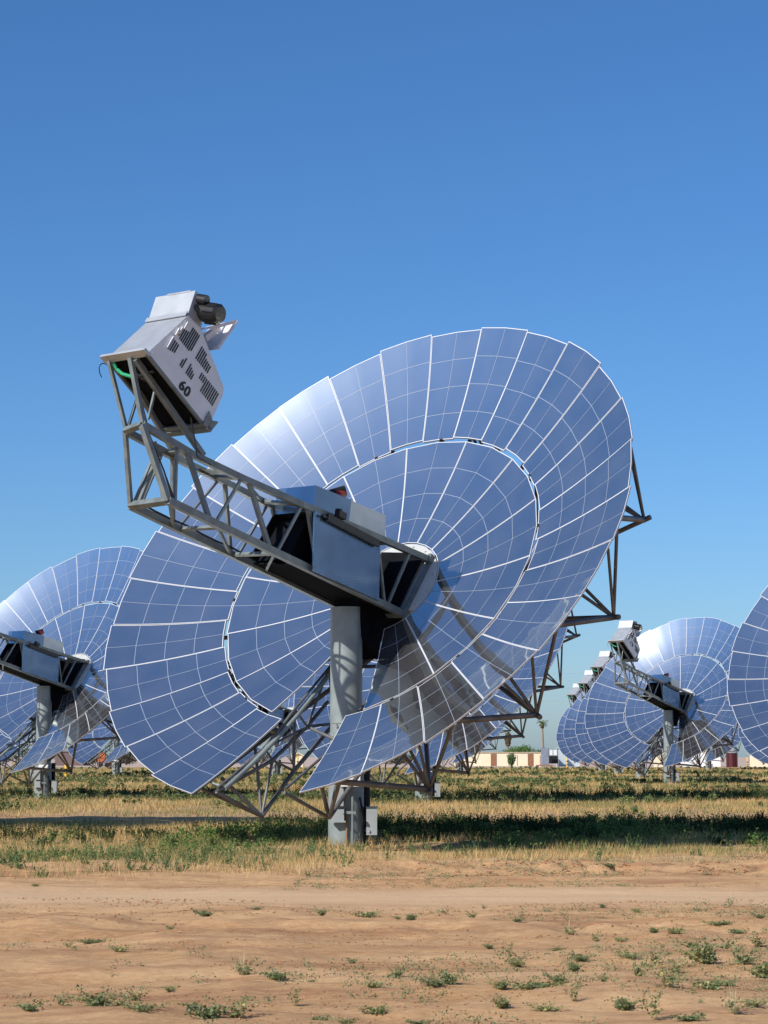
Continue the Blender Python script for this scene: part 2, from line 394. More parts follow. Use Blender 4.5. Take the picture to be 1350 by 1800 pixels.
    NT = [(.769, .605, .06), (.6, -.921, 3.505), (.4, -1.445, 4.845), (.28, -1.867, 5.956), (.21, -2.244, 7.173)]
    NB = [(.709, -.723, .06), (.5, -3.092, 6.144)]
    FT = [(-.50, .70, .06), (-.45, -.62, 3.2), (-.35, -1.22, 4.6), (-.20, -1.87, 6.0), (-.20, -2.30, 7.12)]
    FB = [(-.50, -.66, .06), (-.5, -3.02, 6.03)]
    def onp(P, w):
        for a, b in zip(P, P[1:]):
            if w <= b[2] or b is P[-1]: return lerp(a, b, (w-a[2])/(b[2]-a[2]))
    for P, th_ in ((NT, .115), (NB, .125), (FT, .115), (FB, .125)):
        for a, b in zip(P, P[1:]): bm.bar(T(*a), T(*b), th_*.9, th_, siv)
    WEB = [(6.354, 5.974, .045), (6.121, 5.158, .085), (4.858, 5.035, .05), (4.706, 3.689, .085), (3.49, 3.516, .05), (3.348, 2.422, .085), (1.54, .613, .055), (.636, .549, .055)]
    for (a, b, wd) in WEB:
        bm.bar(T(*onp(NT, a)), T(*onp(NB, b)), wd*.8, wd, siv); bm.bar(T(*onp(FT, a-.15)), T(*onp(FB, b-.15)), wd*.7, wd*.8, siv)
    for a, b, wd in ((NT[0], NB[0], .10), (FT[0], FB[0], .10), (NT[4], NB[1], .10), (FT[4], FB[1], .07), (NB[1], FB[1], .11), (NT[4], FT[4], .10), (NB[0], FB[0], .10), (NT[0], FT[0], .10)):
        bm.bar(T(*a), T(*b), wd, wd, siv if a[0]*b[0] > 0 else upv)
    for w in (4.85, 3.5): bm.bar(T(*onp(NT, w)), T(*onp(FT, w)), .06, .06, upv); bm.bar(T(*onp(NB, w)), T(*onp(FB, w)), .06, .06, upv)
    for (w1, w2) in ((6.1, 5.0), (5.0, 3.55), (3.55, 2.6)):
        bm.bar(T(*onp(NB, w1)), T(*onp(FB, w2)), .05, .05, upv)
    bm.bar(T(*onp(NT, 4.85)), T(*onp(FT, 3.5)), .05, .05, upv); bm.bar(T(*onp(NT, 3.5)), T(*onp(FT, 2.7)), .05, .05, upv)
    bm.bar(T(-.44, -3.0, 6.03), T(-.2, -2.0, 6.35), .05, .05, siv); bm.bar(T(-.30, -3.0, 6.05), T(-.18, -2.0, 6.3), .06, .06, siv)
    bm.bar(T(.33, -3.05, 6.1), T(.12, -2.2, 6.7), .04, .04, siv)
    for w in (6.05, 5.15):                       # flat gusset plates between the upper chords
        a, b = onp(NT, w), onp(FT, w); c_ = (Vector(T(*a))+Vector(T(*b)))/2
        bm.bar(T(*a), T(*b), .30, .015, axv-upv*.44)
    for P, w in ((NB, .06), (NT, .06)):
        a = T(*onp(P, w)); bm.bar(a-siv*.02, a+siv*.065, .22, .16, axv)
    bm.build('boom', M['steel'], root)
    for k_, (ds, du) in enumerate(((-.08, .07), (-.12, .06), (-.05, .11))):
        pts = []
        for i in range(15):
            a = onp(NB if k_ < 2 else FB, .6+5.3*i/14); pts.append(T(a[0]+(ds if k_ < 2 else -ds), a[1]+du-.025*math.sin(i*2.1+k_)**2, a[2]))
        if k_ < 2: pts += [T(.30, -2.6, 6.35), T(.18, -2.25, 6.9), T(.10, -1.75, 7.5)]
        cb_ = MB(); cb_.path(pts, .013+.004*k_, 5); cb_.build('cable', M['black'], root)
    # closed inner boom: far side, floor, equipment, end plate; near-black so the colour supplies the interior shade
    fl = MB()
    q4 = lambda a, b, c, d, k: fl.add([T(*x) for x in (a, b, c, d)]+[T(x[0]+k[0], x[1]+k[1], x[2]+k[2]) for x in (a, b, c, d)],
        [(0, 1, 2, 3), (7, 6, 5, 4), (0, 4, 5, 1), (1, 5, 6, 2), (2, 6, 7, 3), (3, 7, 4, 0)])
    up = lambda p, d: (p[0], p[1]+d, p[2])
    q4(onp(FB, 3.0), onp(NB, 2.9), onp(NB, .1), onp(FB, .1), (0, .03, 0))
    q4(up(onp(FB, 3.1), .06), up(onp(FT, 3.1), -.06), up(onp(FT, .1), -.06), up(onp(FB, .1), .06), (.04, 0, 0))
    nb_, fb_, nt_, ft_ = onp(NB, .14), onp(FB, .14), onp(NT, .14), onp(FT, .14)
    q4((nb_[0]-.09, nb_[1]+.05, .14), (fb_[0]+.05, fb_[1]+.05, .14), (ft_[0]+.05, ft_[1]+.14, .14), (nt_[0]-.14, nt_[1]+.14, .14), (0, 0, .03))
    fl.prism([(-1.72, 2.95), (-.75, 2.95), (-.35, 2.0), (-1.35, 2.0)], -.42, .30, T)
    fl.build('boom_shade_lining', M['dark'], root)
    # --- side panel + top cabinet
    sp = MB(); sp.prism([(-.895, 3.304), (-.167, 1.451), (-1.039, .867), (-1.812, 2.698)], .735, .765, T)
    for (u, w) in ((-.95, 3.15), (-1.72, 2.68), (-.27, 1.45), (-1.03, .98), (-1.4, 1.75), (-.55, 2.35)):
        p = T(.765, u, w); sp.tube(p, p+siv*.012, .014, 6)
    o = sp.build('side_panel', M['sheet'], root)
    tcab = MB(); tcab.prism([(-.369, 3.405), (.099, 2.449), (-.36, 2.24), (-.80, 3.18)], -.33, .60, T, 0)
    tcab.prism([(.093, 2.444), (.55, 1.495), (.073, 1.174), (-.36, 2.23)], -.30, .595, T, 1)
    tcab.build('top_cabinet', [M['sheet'], M['housing']], root)
    rd = MB(); p = T(.2, .22, 2.46); rd.tube(p, p+(axv*-.55+upv*.85).normalized()*.20, .10, 12); rd.tube(p-siv*.1+axv*.1, p+siv*.05+upv*.22-axv*.05, .07, 10, mi=1)
    rd.build('drive_motor', [M['red'], M['black']], root)
    ac = MB(); ac.bar(T(.83, -.82, 3.02), T(.83, -.24, 1.56), .06, .13, siv); ac.bar(T(.83, -.57, 2.84), T(.83, -.50, 2.64), .12, .12, siv)
    ac.tube(T(.80, -.62, 2.74), T(.80, -.46, 2.81), .07, 10); ac.tube(T(.83, -.88, 3.14), T(.83, -.82, 3.0), .022, 6)
    ac.build('actuator', M['black'], root)
    br = MB(); br.prism([(-.85, 1.05), (-.40, -.30), (-.95, .0), (-1.576, -.2), (-1.53, .45)], -.30, .30, T)
    br.build('pivot_bracket', M['dark'], root)  # near-black colour stands in for the shade under the boom
    # --- power unit
    HS = .48
    pu = MB()
    side_poly = [(-1.385, 8.0), (-.165, 7.66), (-.125, 7.28), (-.55, 6.22), (-.70, 6.17), (-1.20, 6.13), (-1.40, 6.25)]
    pu.prism(side_poly, -HS, HS, T, 0, caps=(True, False), skip=(6,))
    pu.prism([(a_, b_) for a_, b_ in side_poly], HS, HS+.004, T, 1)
    # hollow underside: rim lip and near-black box that paints in the shade of the hollow
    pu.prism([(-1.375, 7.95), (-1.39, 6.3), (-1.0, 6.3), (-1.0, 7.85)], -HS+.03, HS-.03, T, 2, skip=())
    pu.bar(T(-HS-.05, -1.42, 8.03), T(HS+.03, -1.40, 8.03), .16, .05, axv); pu.bar(T(-HS, -1.42, 6.12), T(HS+.05, -1.42, 6.12), .10, .09, axv, 3)
    for s_ in (-HS+.02, HS-.02): pu.bar(T(s_, -1.405, 8.0), T(s_, -1.42, 6.1), .05, .05, siv, 3)
    housing = pu.build('power_unit', [M['housing'], M['hside'], M['dark'], M['steel']], root)
    tb = MB(); tb.prism([(-.15, 7.66), (.33, 7.77), (.345, 7.44), (-.115, 7.27)], -HS+.01, HS-.01, T)
    tb.bar(T(-HS, -.17, 7.70), T(HS, -.16, 7.70), .10, .014, upv); tb.bar(T(-.2, .335, 7.76), T(.36, .335, 7.76), .04, .03, upv)
    tb.build('top_box', M['housing'], housing)
    lv = MB()
    def slot(u0, u1, w): lv.bar(T(HS+.012, u0, w), T(HS+.012, u1, w), .008, .024, siv)
    for i in range(9):
        w = 7.62-i*.047; slot(-.66+.0*i if i < 8 else -.62, -.30-.02*(8-i)*.9 if i < 4 else -.25, w) if i else slot(-.62, -.45, w)
    for i in range(4): slot(-1.0+.02*i, -.75, 7.68-i*.05)
    for i in range(8): slot(-.645, (-.36 if i < 4 else -.43)-.008*i, 7.07-i*.051)
    for i, u in enumerate((-.87, -.80)): slot(-1.02, u, 7.29-i*.05)
    for i, u in enumerate((-.80, -.84, -.87, -.9)): slot(-1.025, u, 7.10-i*.05)
    for i in range(11): slot(-.86 if i < 3 else -1.02, -.73, 6.80-i*.052)
    lv.build('louvres', M['black'], housing)
    lp = MB()
    for (u0, u1, w) in ((-1.0, -.74, 7.715), (-.68, -.52, 7.69), (-.60, -.44, 7.645), (-.44, -.28, 7.60)): lp.bar(T(HS+.02, u0, w), T(HS+.02, u1, w), .03, .028, siv)
    for (u, w) in ((-1.3, 7.9), (-.3, 7.65), (-.75, 7.4), (-1.2, 7.5), (-.7, 6.9), (-1.25, 7.12), (-1.1, 6.6), (-.75, 6.2), (-.4, 6.6), (-.3, 7.1), (-1.3, 6.3)):
        p = T(HS+.004, u, w); lp.tube(p, p+siv*.01, .013, 6)
    lp.build('louvre_lip', M['white'], housing)
    # stencilled number
    cu = bpy.data.curves.new('number_sign', 'FONT'); cu.body = '60'; cu.size = .27; cu.align_x = 'CENTER'; cu.align_y = 'CENTER'
    cu.extrude = .002; cu.offset = .003; cu.space_character = 1.12
    tmp = bpy.data.objects.new('tmp', cu); col.objects.link(tmp); dg = bpy.context.evaluated_depsgraph_get(); dg.update()
    me = bpy.data.meshes.new_from_object(tmp.evaluated_get(dg)); bpy.data.objects.remove(tmp); me.name = 'number_sign'
    Mx = Matrix.Identity(4)
    c = T(HS+.009, -1.262, 6.965)
    for i, ax in enumerate((-axv, upv, siv)):
        for j in range(3): Mx[j][i] = ax[j]
    for j in range(3): Mx[j][3] = c[j]
    import bmesh
    b0 = bmesh.new()
    for q_, (dx, dy) in enumerate(((0, 0), (.009, .002), (-.009, -.002), (.004, .006))):
        m2 = me.copy(); m2.transform(Matrix.Translation((dx, dy, .0012*q_))); b0.from_mesh(m2); bpy.data.meshes.remove(m2)
    b0.to_mesh(me); b0.free()
    me.transform(Mx); me.materials.clear(); me.materials.append(M['black'])
    ns = bpy.data.objects.new('number_sign', me); col.objects.link(ns); ns.parent = housing
    # fan motor on the outer side
    mo = MB(); c0 = T(.46, .17, 7.40); c1 = T(.80, .12, 7.34)
    mo.tube(c0, c1, .175, 24); mo.tube(c1, c1+(c1-c0).normalized()*.06, .182, 24, .14)
    ca = T(.40, .28, 7.62); mo.tube(ca, T(.62, .26, 7.56), .10, 14); mo.tube(T(.45, .1, 7.62), T(.56, .05, 7.4), .05, 8)
    for i in range(10):
        t = 2*math.pi*i/10; d = (c1-c0).normalized(); x = d.orthogonal().normalized(); y = d.cross(x); r_ = (x*math.cos(t)+y*math.sin(t))*.178
        mo.bar(c0+r_+d*.12, c1+r_, .012, .02, x)
    mo.bar(T(.55, 0, 7.36), T(.8, -.02, 7.30), .06, .14, upv)
    mo.build('fan_motor', M['black'], housing)
    hd = MB(); hd.bar(T(.05, .05, 7.11), T(.05, .65, 6.68), .07, .012, siv); hd.bar(T(.26, .05, 7.11), T(.26, .65, 6.68), .05, .012, siv); hd.prism([(.655, 6.685), (-.07, 6.76), (-.09, 6.73), (.655, 6.66)], .02, .50, T)
    hd.prism([(-.05, 7.0), (.62, 6.685), (-.07, 6.75)], .0, .02, T); hd.bar(T(.48, .05, 7.11), T(.48, .65, 6.68), .06, .012, axv); hd.bar(T(.48, -.07, 6.75), T(.48, .65, 6.68), .06, .012, upv)
    hd.bar(T(.26, -.02, 6.95), T(.26, .40, 6.8), .10, .10, upv)
    hd.build('intake_hood', M['white'], housing)
    fg = MB(); fg.prism([(-1.42, 6.27), (-1.17, 6.30), (-1.25, 6.14), (-1.16, 6.01), (-1.41, 6.05)], HS+.03, HS+.05, T)
    fg.prism([(-1.45, 6.27), (-1.42, 6.27), (-1.41, 6.05), (-1.44, 6.05)], -HS, HS+.05, T)
    fg.build('end_flange', M['steel'], housing)
    hs = MB()
    hs.path([T(-.38, -1.40, 7.93), T(-.36, -1.46, 7.80), T(-.27, -1.50, 7.70), T(-.15, -1.48, 7.6)], .032, 8)
    hs.build('hose', M['green'], housing)
    for pts, r_ in (([T(-.47, -1.48+.14*math.sin(t)-.12, 7.86-.20*math.cos(t)) for t in [i*.5 for i in range(10)]], .009),
                    ([T(-.1, -1.36, 7.7), T(.05, -1.48, 7.5), T(.2, -1.42, 7.4)], .03), ([T(.42, -1.5, 6.5), T(.43, -1.75, 6.2), T(.44, -1.95, 6.0), T(.40, -1.8, 5.6)], .014),
                    ([T(-.3, -1.42, 7.6), T(0, -1.44, 7.55), T(.35, -1.41, 7.6)], .04)):
        ws = MB(); ws.path(pts, r_, 6); ws.build('cable', M['black'], housing)
    # struts carrying the power unit
    stt = MB()
    stt.bar(T(.09, -1.43, 7.98), T(.20, -2.20, 7.17), .08, .08, siv); stt.bar(T(.17, -1.43, 7.93), T(.30, -1.72, 5.78), .09, .09, siv)
    stt.bar(T(-.42, -1.43, 7.98), T(-.20, -2.26, 7.12), .06, .06, siv); stt.bar(T(-.30, -1.45, 7.2), T(-.20, -1.80, 5.9), .08, .08, siv)
    stt.bar(T(-.30, -1.44, 7.2), T(-.18, -2.2, 7.12), .04, .04, siv); stt.bar(T(.1, -1.5, 7.2), T(.12, -2.0, 7.05), .04, .04, siv)
    stt.build('support_strut', M['steel'], root)
    # --- pedestal
    pd = MB(); pd.tube((0, 0, 0), (0, 0, 1.35), .335, 36); pd.tube((0, 0, 1.35), (0, 0, 4.45), .303, 36)
    pd.tube((0, 0, 1.33), (0, 0, 1.37), .36, 36); pd.tube((0, 0, 2.02), (0, 0, 2.10), .315, 36)
    ped = pd.build('pedestal', M['post'], root)
    for (x, y, r, z0, z1, m_) in ((.13, -.42, .028, .02, 1.12, 'steel'), (.02, -.36, .022, 0.0, .72, 'rust')):
        cd = MB(); cd.tube((x, y, z0), (x, y, z1), r, 10); cd.build('conduit', M[m_], ped)
    for x in (-.14, -.03):
        cd = MB(); cd.path([(x, -.33, 1.55), (x, -.34, 2.18), (x-.03, -.36, 2.26), (x-.12, -.33, 2.27)], .012, 6); cd.build('hydraulic_line', M['steel'], ped)
    cd = MB(); cd.path([(.26, -.28, .9), (.34, -.2, .5), (.33, -.18, .05)], .02, 6); cd.build('cable', M['black'], ped)
    cd = MB(); cd.bar((-.05, -.36, .62), (.2, -.44, .62), .05, .06, (0, 0, 1)); cd.build('pipe_clamp', M['steel'], ped)
    wb = MB(); wb.box((-.10, -.62, 1.10), (.27, -.36, 1.26)); wb.prism([(1.26, -.62), (1.26, -.36), (1.33, -.42)], -.10, .27, lambda s, u, w: (s, w, u))
    wb.box((.02, -.635, 1.13), (.06, -.62, 1.15))
    wb.build('isolator_box', M['white'], ped)
    jb = MB(); jb.box((-.30, -.47, .74), (-.04, -.31, 1.10)); jb.box((-.26, -.46, .47), (-.03, -.32, .68)); jb.box((-.28, -.48, .44), (.0, -.30, .47))
    jb.box((-.06, -.475, .6), (-.03, -.46, .63)); jb.build('junction_box', M['box'], ped)
    cb = MB(); cb.box((.38, -.22, .20), (.58, .14, .72)); cb.box((.37, -.23, .70), (.59, .15, .725)); cb.bar((.3, -.1, .3), (.45, -.24, .26), .03, .03, (0, 0, 1))
    cb.box((.42, -.232, .26), (.44, -.22, .3))
    cb.build('control_cabinet', M['box'], ped)
    sb = MB(); sb.tube((.36, .30, .55), (.36, .30, 1.4), .09, 14); sb.tube((.36, .30, .0), (.36, .30, .56), .03, 8); sb.build('hydraulic_cylinder', M['black'], ped)
    return root, ns

dish, number_sign = make_dish()
GROUP = 'mirrored solar dishes standing in the field'
tag(dish, 'large mirrored solar dish in the foreground with the number 60 on its engine box', 'solar dish', GROUP)
others = [  # (pedestal x, y), label
 ((1.46, 83.4), 'solar dish directly behind the foreground one, its rims showing to the right'),
 ((-13.55, 91.0), 'mid-distance solar dish at the left edge, its boom cut off by the frame'),
 ((16.55, 75.3), 'solar dish cut off by the right edge, only its left rim in view'),
 ((17.3, 139.0), 'complete solar dish at the right, bright glare on its upper mirrors'),
 ((19.9, 178.0), 'solar dish just behind the glaring right one, engine box to its left'),
 ((22.1, 217.0), 'third solar dish of the right-hand column, largely hidden by the two before it'),
 ((24.3, 256.0), 'farthest solar dish of the right-hand column, lowest and leftmost engine box'),
 ((-9.1, 192.0), 'small distant solar dish seen through the slot left of the big pedestal'),
 ((-24.0, 205.0), 'small distant solar dish between the left dish and the big dish'),
 ((-27.8, 182.0), 'distant solar dish showing under the left edge dish, beside a small yellow bollard'),
 ((7.2, 220.0), 'tiny distant solar dish showing under the row of rims right of the big pedestal'),
 ((37.0, 205.0), 'distant solar dish low at the right, partly behind the dish cut by the edge'),
 ((40.5, 286.0), 'small distant solar dish beside the dark red tank at the right'),
 ((-15.9, 50.2), 'solar dish left of the foreground one, out of frame, casting the shadow there'),
 ((-28.5, 96.5), 'solar dish left of the picture, behind the row of the nearest shadow'),
]
for i, ((x, y), lab) in enumerate(others):
    c = copy_tree(dish)
    for h in c.children:                         # the number is legible on the nearest unit only
        if h.name.startswith('power_unit'):
            for k in list(h.children):
                if k.name.startswith('number_sign'): bpy.data.objects.remove(k)
    c.location = (x, y, 0); c['label'] = lab
    c.rotation_euler = (0, 0, R((0.4, -.5, 0, .6, -.8, .5, -.4, .7, -.6, .3, .5, -.5, .3, 0, 0)[i]))

# ------------------------------------------------------------------ grass and weeds
def tri_object(name, V3, C3, label=None, cat=None, kind=None, group=None, parent=None):
    """V3: (n,3,3) triangles, C3: (n,3) colours"""
    n = len(V3); me = bpy.data.meshes.new(name)
    me.vertices.add(n*3); me.vertices.foreach_set('co', V3.reshape(-1).astype('f'))
    me.loops.add(n*3); me.loops.foreach_set('vertex_index', np.arange(n*3, dtype='i'))
    me.polygons.add(n); me.polygons.foreach_set('loop_start', np.arange(0, n*3, 3, dtype='i')); me.polygons.foreach_set('loop_total', np.full(n, 3, 'i'))
    me.update(calc_edges=True)
    ca = me.attributes.new('tint', 'FLOAT_COLOR', 'CORNER')
    cc = np.ones((n, 3, 4), 'f'); cc[:, :, :3] = C3[:, None, :]; ca.data.foreach_set('color', cc.reshape(-1))
    me.materials.append(M['leaf']); o = bpy.data.objects.new(name, me); col.objects.link(o); o.parent = parent
    tag(o, label, cat, group, kind); return o
def blades(px, py, h, wd, lean, colr, base=None):
    n = len(px); a = rng.uniform(0, 2*np.pi, n); la = rng.uniform(0, 2*np.pi, n)
    z = ground_h(px, py)-.01
    dx = np.cos(a)*wd/2; dy = np.sin(a)*wd/2
    v = np.zeros((n, 3, 3))
    v[:, 0] = np.stack([px-dx, py-dy, z], 1); v[:, 1] = np.stack([px+dx, py+dy, z], 1)
    v[:, 2] = np.stack([px+np.cos(la)*lean*h, py+np.sin(la)*lean*h, z+h], 1)
    return v, colr
def leaves(px, py, pz, size, colr):
    n = len(px); d1 = rng.normal(size=(n, 3)); d1 /= np.linalg.norm(d1, axis=1)[:, None]
    d2 = rng.normal(size=(n, 3)); d2 -= (d2*d1).sum(1)[:, None]*d1; d2 /= np.linalg.norm(d2, axis=1)[:, None]
    c = np.stack([px, py, pz], 1); s = np.asarray(size)[:, None]
    v = np.stack([c-d1*s*.6-d2*s*.4, c+d1*s*.6-d2*s*.3, c+d2*s*.7], 1); return v, colr
def jitter(c, n, amt=.25):
    c = np.array(c)[None]*(1+rng.uniform(-amt, amt, (n, 1))); return np.clip(c*(1+rng.uniform(-.08, .08, (n, 3))), 0, 1)
def sample(y0, y1, dens, margin=1.06):
    """random points inside the wedge the camera sees between two depths (a bit wider)"""
    ymid = (y0+y1)/2; hw = y1*.1775*margin+1.5; n = int(dens*(y1-y0)*2*hw)
    return rng.uniform(-hw, hw, n), rng.uniform(y0, y1, n)
STRAW = (.64, .46, .20); STRAW2 = (.50, .35, .15); GREEN = (.115, .20, .05); SHADE_GREEN = (.034, .062, .018); OLIVE = (.24, .25, .09)
Vs, Cs = [], []
def put(vc): Vs.append(vc[0]); Cs.append(vc[1])
def edge_front(x): return 33.9+.55*np.clip(x, -8, 9)+1.6*(vnoise(x, x*0, 1.6, 11)-.5)*2
def band(y, c, w): return np.exp(-((y-c)/w)**2)
def green_mask(x, y):
    return vnoise(x, y*.55, 2.3, 21)*.6+vnoise(x, y*.6, .8, 22)*.4
def bare_mask(y, x): return np.clip(1.6*np.exp(-((y-61.5-.12*x)/4.0)**2), 0, 1)
# near straw
for (y0, y1, dens, h0, h1, wd) in ((29, 42, 420, .06, .22, .010), (42, 62, 260, .08, .28, .013), (62, 100, 110, .08, .28, .022), (100, 170, 36, .10, .30, .04), (170, 330, 9, .10, .32, .08)):
    x, y = sample(y0, y1, dens); ef = edge_front(x)
    keep = (rng.random(len(x)) < np.clip((y-ef+1.0)/4.5, 0, 1)**1.4) & (rng.random(len(x)) > .95*bare_mask(y, x)) & (rng.random(len(x)) < .10+1.15*vnoise(x, y*.6, 1.2, 31)) & (rng.random(len(x)) > .85*band(y, 51.5, 4.5)*np.clip((x+2)/2, 0, 1)) & (rng.random(len(x)) > .7*band(y, 92, 5))  # straw also thinned in the shadow strip behind the pedestal to darken it
    x, y = x[keep], y[keep]; n = len(x); gmk = green_mask(x, y)
    h = rng.uniform(h0, h1, n)*(.35+.75*vnoise(x, y, 1.1, 33))
    c = jitter(STRAW, n); al = rng.random(n) < .35; c[al] = jitter(STRAW2, al.sum()); gg = (gmk > (.47 if y1 <= 62 else .40)) & (rng.random(n) < .60); c[gg] = jitter(OLIVE, gg.sum())
    put(blades(x, y, h, wd, .45, c))
straw_v, straw_c = np.concatenate(Vs), np.concatenate(Cs)
tri_object('dry_grass', straw_v, straw_c, 'dry straw-coloured grass with olive tinges covering the field', 'grass', 'stuff')
# green leafy ground cover
Vs, Cs = [], []
def leafy(x, y, hmax, per, size, colr, dark=0.0):
    n = len(x); X_ = np.repeat(x, per); Y_ = np.repeat(y, per); H = np.repeat(hmax, per); N = n*per
    f = rng.random(N); sp = (.06+.35*H)*(.35+.6*f)
    X_ = X_+rng.normal(0, 1, N)*sp*.55; Y_ = Y_+rng.normal(0, 1, N)*sp*.55
    Z_ = ground_h(X_, Y_)+H*f
    c = jitter(colr, N, .35); y_ = rng.random(N) < .18; c[y_] = jitter(OLIVE, y_.sum())
    put(leaves(X_, Y_, Z_, size*rng.uniform(.6, 1.4, N), c))
for (y0, y1, dens, per, size, hs) in ((29, 42, 11, 26, .026, .20), (42, 62, 8, 50, .034, .32), (62, 110, 2.4, 44, .06, .34), (110, 200, 1.2, 34, .10, .34), (200, 330, .5, 26, .17, .34)):
    x, y = sample(y0, y1, dens); gmk = green_mask(x, y); ef = edge_front(x)
    base_rows = .22*band(y, 46, 3.4)+.42*band(y, 88, 6)*1.0+.35*band(y, 143, 10)+.25*band(y, 205, 14)+.16*band(y, 118, 6)
    left = np.clip(-(x+2.0)/6, 0, 1)*.07*band(y, 41, 4)
    keep = (gmk+base_rows+left > .745) & (y > ef-.3) & (rng.random(len(x)) > .98*bare_mask(y, x))
    x, y = x[keep], y[keep]; n = len(x)
    h = hs*rng.uniform(.35, 1.0, n)*(.6+.8*vnoise(x, y, 1.7, 41))*np.clip((y-ef[keep])/4+.35, .3, 1)
    leafy(x, y, h, per, size, GREEN if y1 <= 62 else (.135, .18, .07))
# taller weeds, shadow darkness put into their colour in the shaded strips: bent stems with leaves along them
def stemmed(x, y, h, stems, per, size, colr):
    n = len(x)*stems; X0 = np.repeat(x, stems); Y0 = np.repeat(y, stems); H = np.repeat(h, stems)*rng.uniform(.45, 1.0, n)
    a = rng.uniform(0, 2*np.pi, n); ln = rng.uniform(.1, .75, n); X0 = X0+rng.normal(0, .05, n); Y0 = Y0+rng.normal(0, .05, n); Z0 = ground_h(X0, Y0)
    v = np.zeros((n, 3, 3)); w = size*.12
    v[:, 0] = np.stack([X0-w, Y0, Z0], 1); v[:, 1] = np.stack([X0+w, Y0, Z0], 1); v[:, 2] = np.stack([X0+np.cos(a)*ln*H, Y0+np.sin(a)*ln*H, Z0+H], 1)
    put((v, jitter(tuple(q*1.2 for q in colr), n)))
    f = np.tile(np.linspace(.1, 1, per), n)+rng.uniform(-.05, .05, n*per); r = lambda q: np.repeat(q, per)
    N = n*per; sp = size*.55*(1.25-f)
    put(leaves(r(X0)+r(np.cos(a)*ln*H)*f+rng.normal(0, 1, N)*sp, r(Y0)+r(np.sin(a)*ln*H)*f+rng.normal(0, 1, N)*sp, r(Z0)+r(H)*f, size*rng.uniform(.5, 1.3, N)*(1.2-.5*f), jitter(colr, N, .35)))
x = rng.uniform(-2.8, 11.5, 900); y = 51+rng.normal(0, 2.9, 900)+.1*x
x = np.concatenate([x, rng.uniform(-10, -2, 90)]); y = np.concatenate([y, 46.0+rng.normal(0, 2.2, 90)])
stemmed(x, y, rng.uniform(.14, .44, len(x))*(.4+.85*vnoise(x, y, 1.5, 71)), 9, 13, .038, SHADE_GREEN)
x = rng.uniform(-1, 17, 300); y = 92+rng.normal(0, 2.6, 300); stemmed(x, y, rng.uniform(.2, .6, 300), 8, 10, .05, SHADE_GREEN)
x = rng.uniform(-16, -3, 200); y = 97+rng.normal(0, 2.6, 200); stemmed(x, y, rng.uniform(.2, .5, 200), 8, 10, .05, SHADE_GREEN)
x = rng.uniform(-9, 9, 300); y = edge_front(x)+rng.uniform(1, 8, 300); m_ = rng.random(300) < np.clip(.55-x/12, .1, 1)
stemmed(x[m_], y[m_], rng.uniform(.12, .42, m_.sum()), 6, 12, .03, (.13, .19, .07))
gv, gc = np.concatenate(Vs), np.concatenate(Cs)
tri_object('green_weeds', gv, gc, 'patches of low leafy green weeds among the dry grass', 'weeds', 'stuff')
# fine dry litter on the bare dirt
Vs, Cs = [], []
x, y = sample(12, 36, 60); m_ = vnoise(x, y, 1.6, 51)+.05*np.clip(x/3, -1, 1) > .55; x, y = x[m_], y[m_]; n = len(x)
put(blades(x, y, rng.uniform(.008, .03, n), .006, 1.6, jitter((.55, .42, .26), n)))
x, y = sample(12, 37, 26); m_ = (vnoise(x, y, 2.2, 52)*.6+vnoise(x, y, .5, 53)*.4+.165*np.clip(x/3, -1, 1)-.010*np.clip(y-16, 0, 8) > .56) & (np.abs(y-27.3) > 1.8); x, y = x[m_], y[m_]
leafy(x, y, rng.uniform(.015, .09, len(x)), 14, .012, (.22, .26, .13))
tri_object('ground_litter', np.concatenate(Vs), np.concatenate(Cs), 'sprouts and straw bits scattered over the bare dirt', 'litter', 'stuff')
# clods and small stones, thickest along the broken crust
def clods(n, y0, y1, mask, smin, smax):
    x, y = sample(y0, y1, n); m_ = mask(x, y); x, y = x[m_], y[m_]; k = len(x)
    o = np.array([[1, 0, 0], [-1, 0, 0], [0, 1, 0], [0, -1, 0], [0, 0, 1], [0, 0, -1]], float)
    P_ = o[None]*rng.uniform(.55, 1.3, (k, 6, 1)); P_ = P_+rng.normal(0, .15, P_.shape); sz = rng.uniform(smin, smax, k)**1.0
    a = rng.uniform(0, 6.28, k); ca, sa = np.cos(a)[:, None], np.sin(a)[:, None]
    P_ = np.stack([P_[:, :, 0]*ca-P_[:, :, 1]*sa, P_[:, :, 0]*sa+P_[:, :, 1]*ca, P_[:, :, 2]*.6], 2)*sz[:, None, None]
    P_ += np.stack([x, y, ground_h(x, y)+sz*.25], 1)[:, None, :]
    F_ = np.array([[0, 2, 4], [2, 1, 4], [1, 3, 4], [3, 0, 4], [2, 0, 5], [1, 2, 5], [3, 1, 5], [0, 3, 5]])
    V3 = P_[:, F_].reshape(-1, 3, 3); c = jitter((.37, .205, .10), k, .25); return V3, np.repeat(c, 8, 0)
A_ = clods(70, 12, 40, lambda x, y: (vnoise(x*.6, y*1.6, 1.3, 81) > .60) & (np.abs(y-27.3) > 1.7) & (y < edge_front(x)+1), .004, .015)
B_ = clods(90, 32, 39, lambda x, y: (np.abs(y-edge_front(x)+1.2) < 1.3) & (x > -2.5) & (vnoise(x, y*1.5, .8, 82) > .42), .008, .035)
E_ = clods(60, 21, 27, lambda x, y: (vnoise(x*.4, y*1.8, 1.0, 83) > .66), .005, .020)
co = tri_object('dirt_clods', np.concatenate([A_[0], B_[0], E_[0]]), np.concatenate([A_[1], B_[1], E_[1]]), 'reddish clods and crumbs of dry soil lying on the bare dirt', 'clods', 'stuff')
co.data.materials.clear(); co.data.materials.append(vcol_mat('clod_soil', .95))

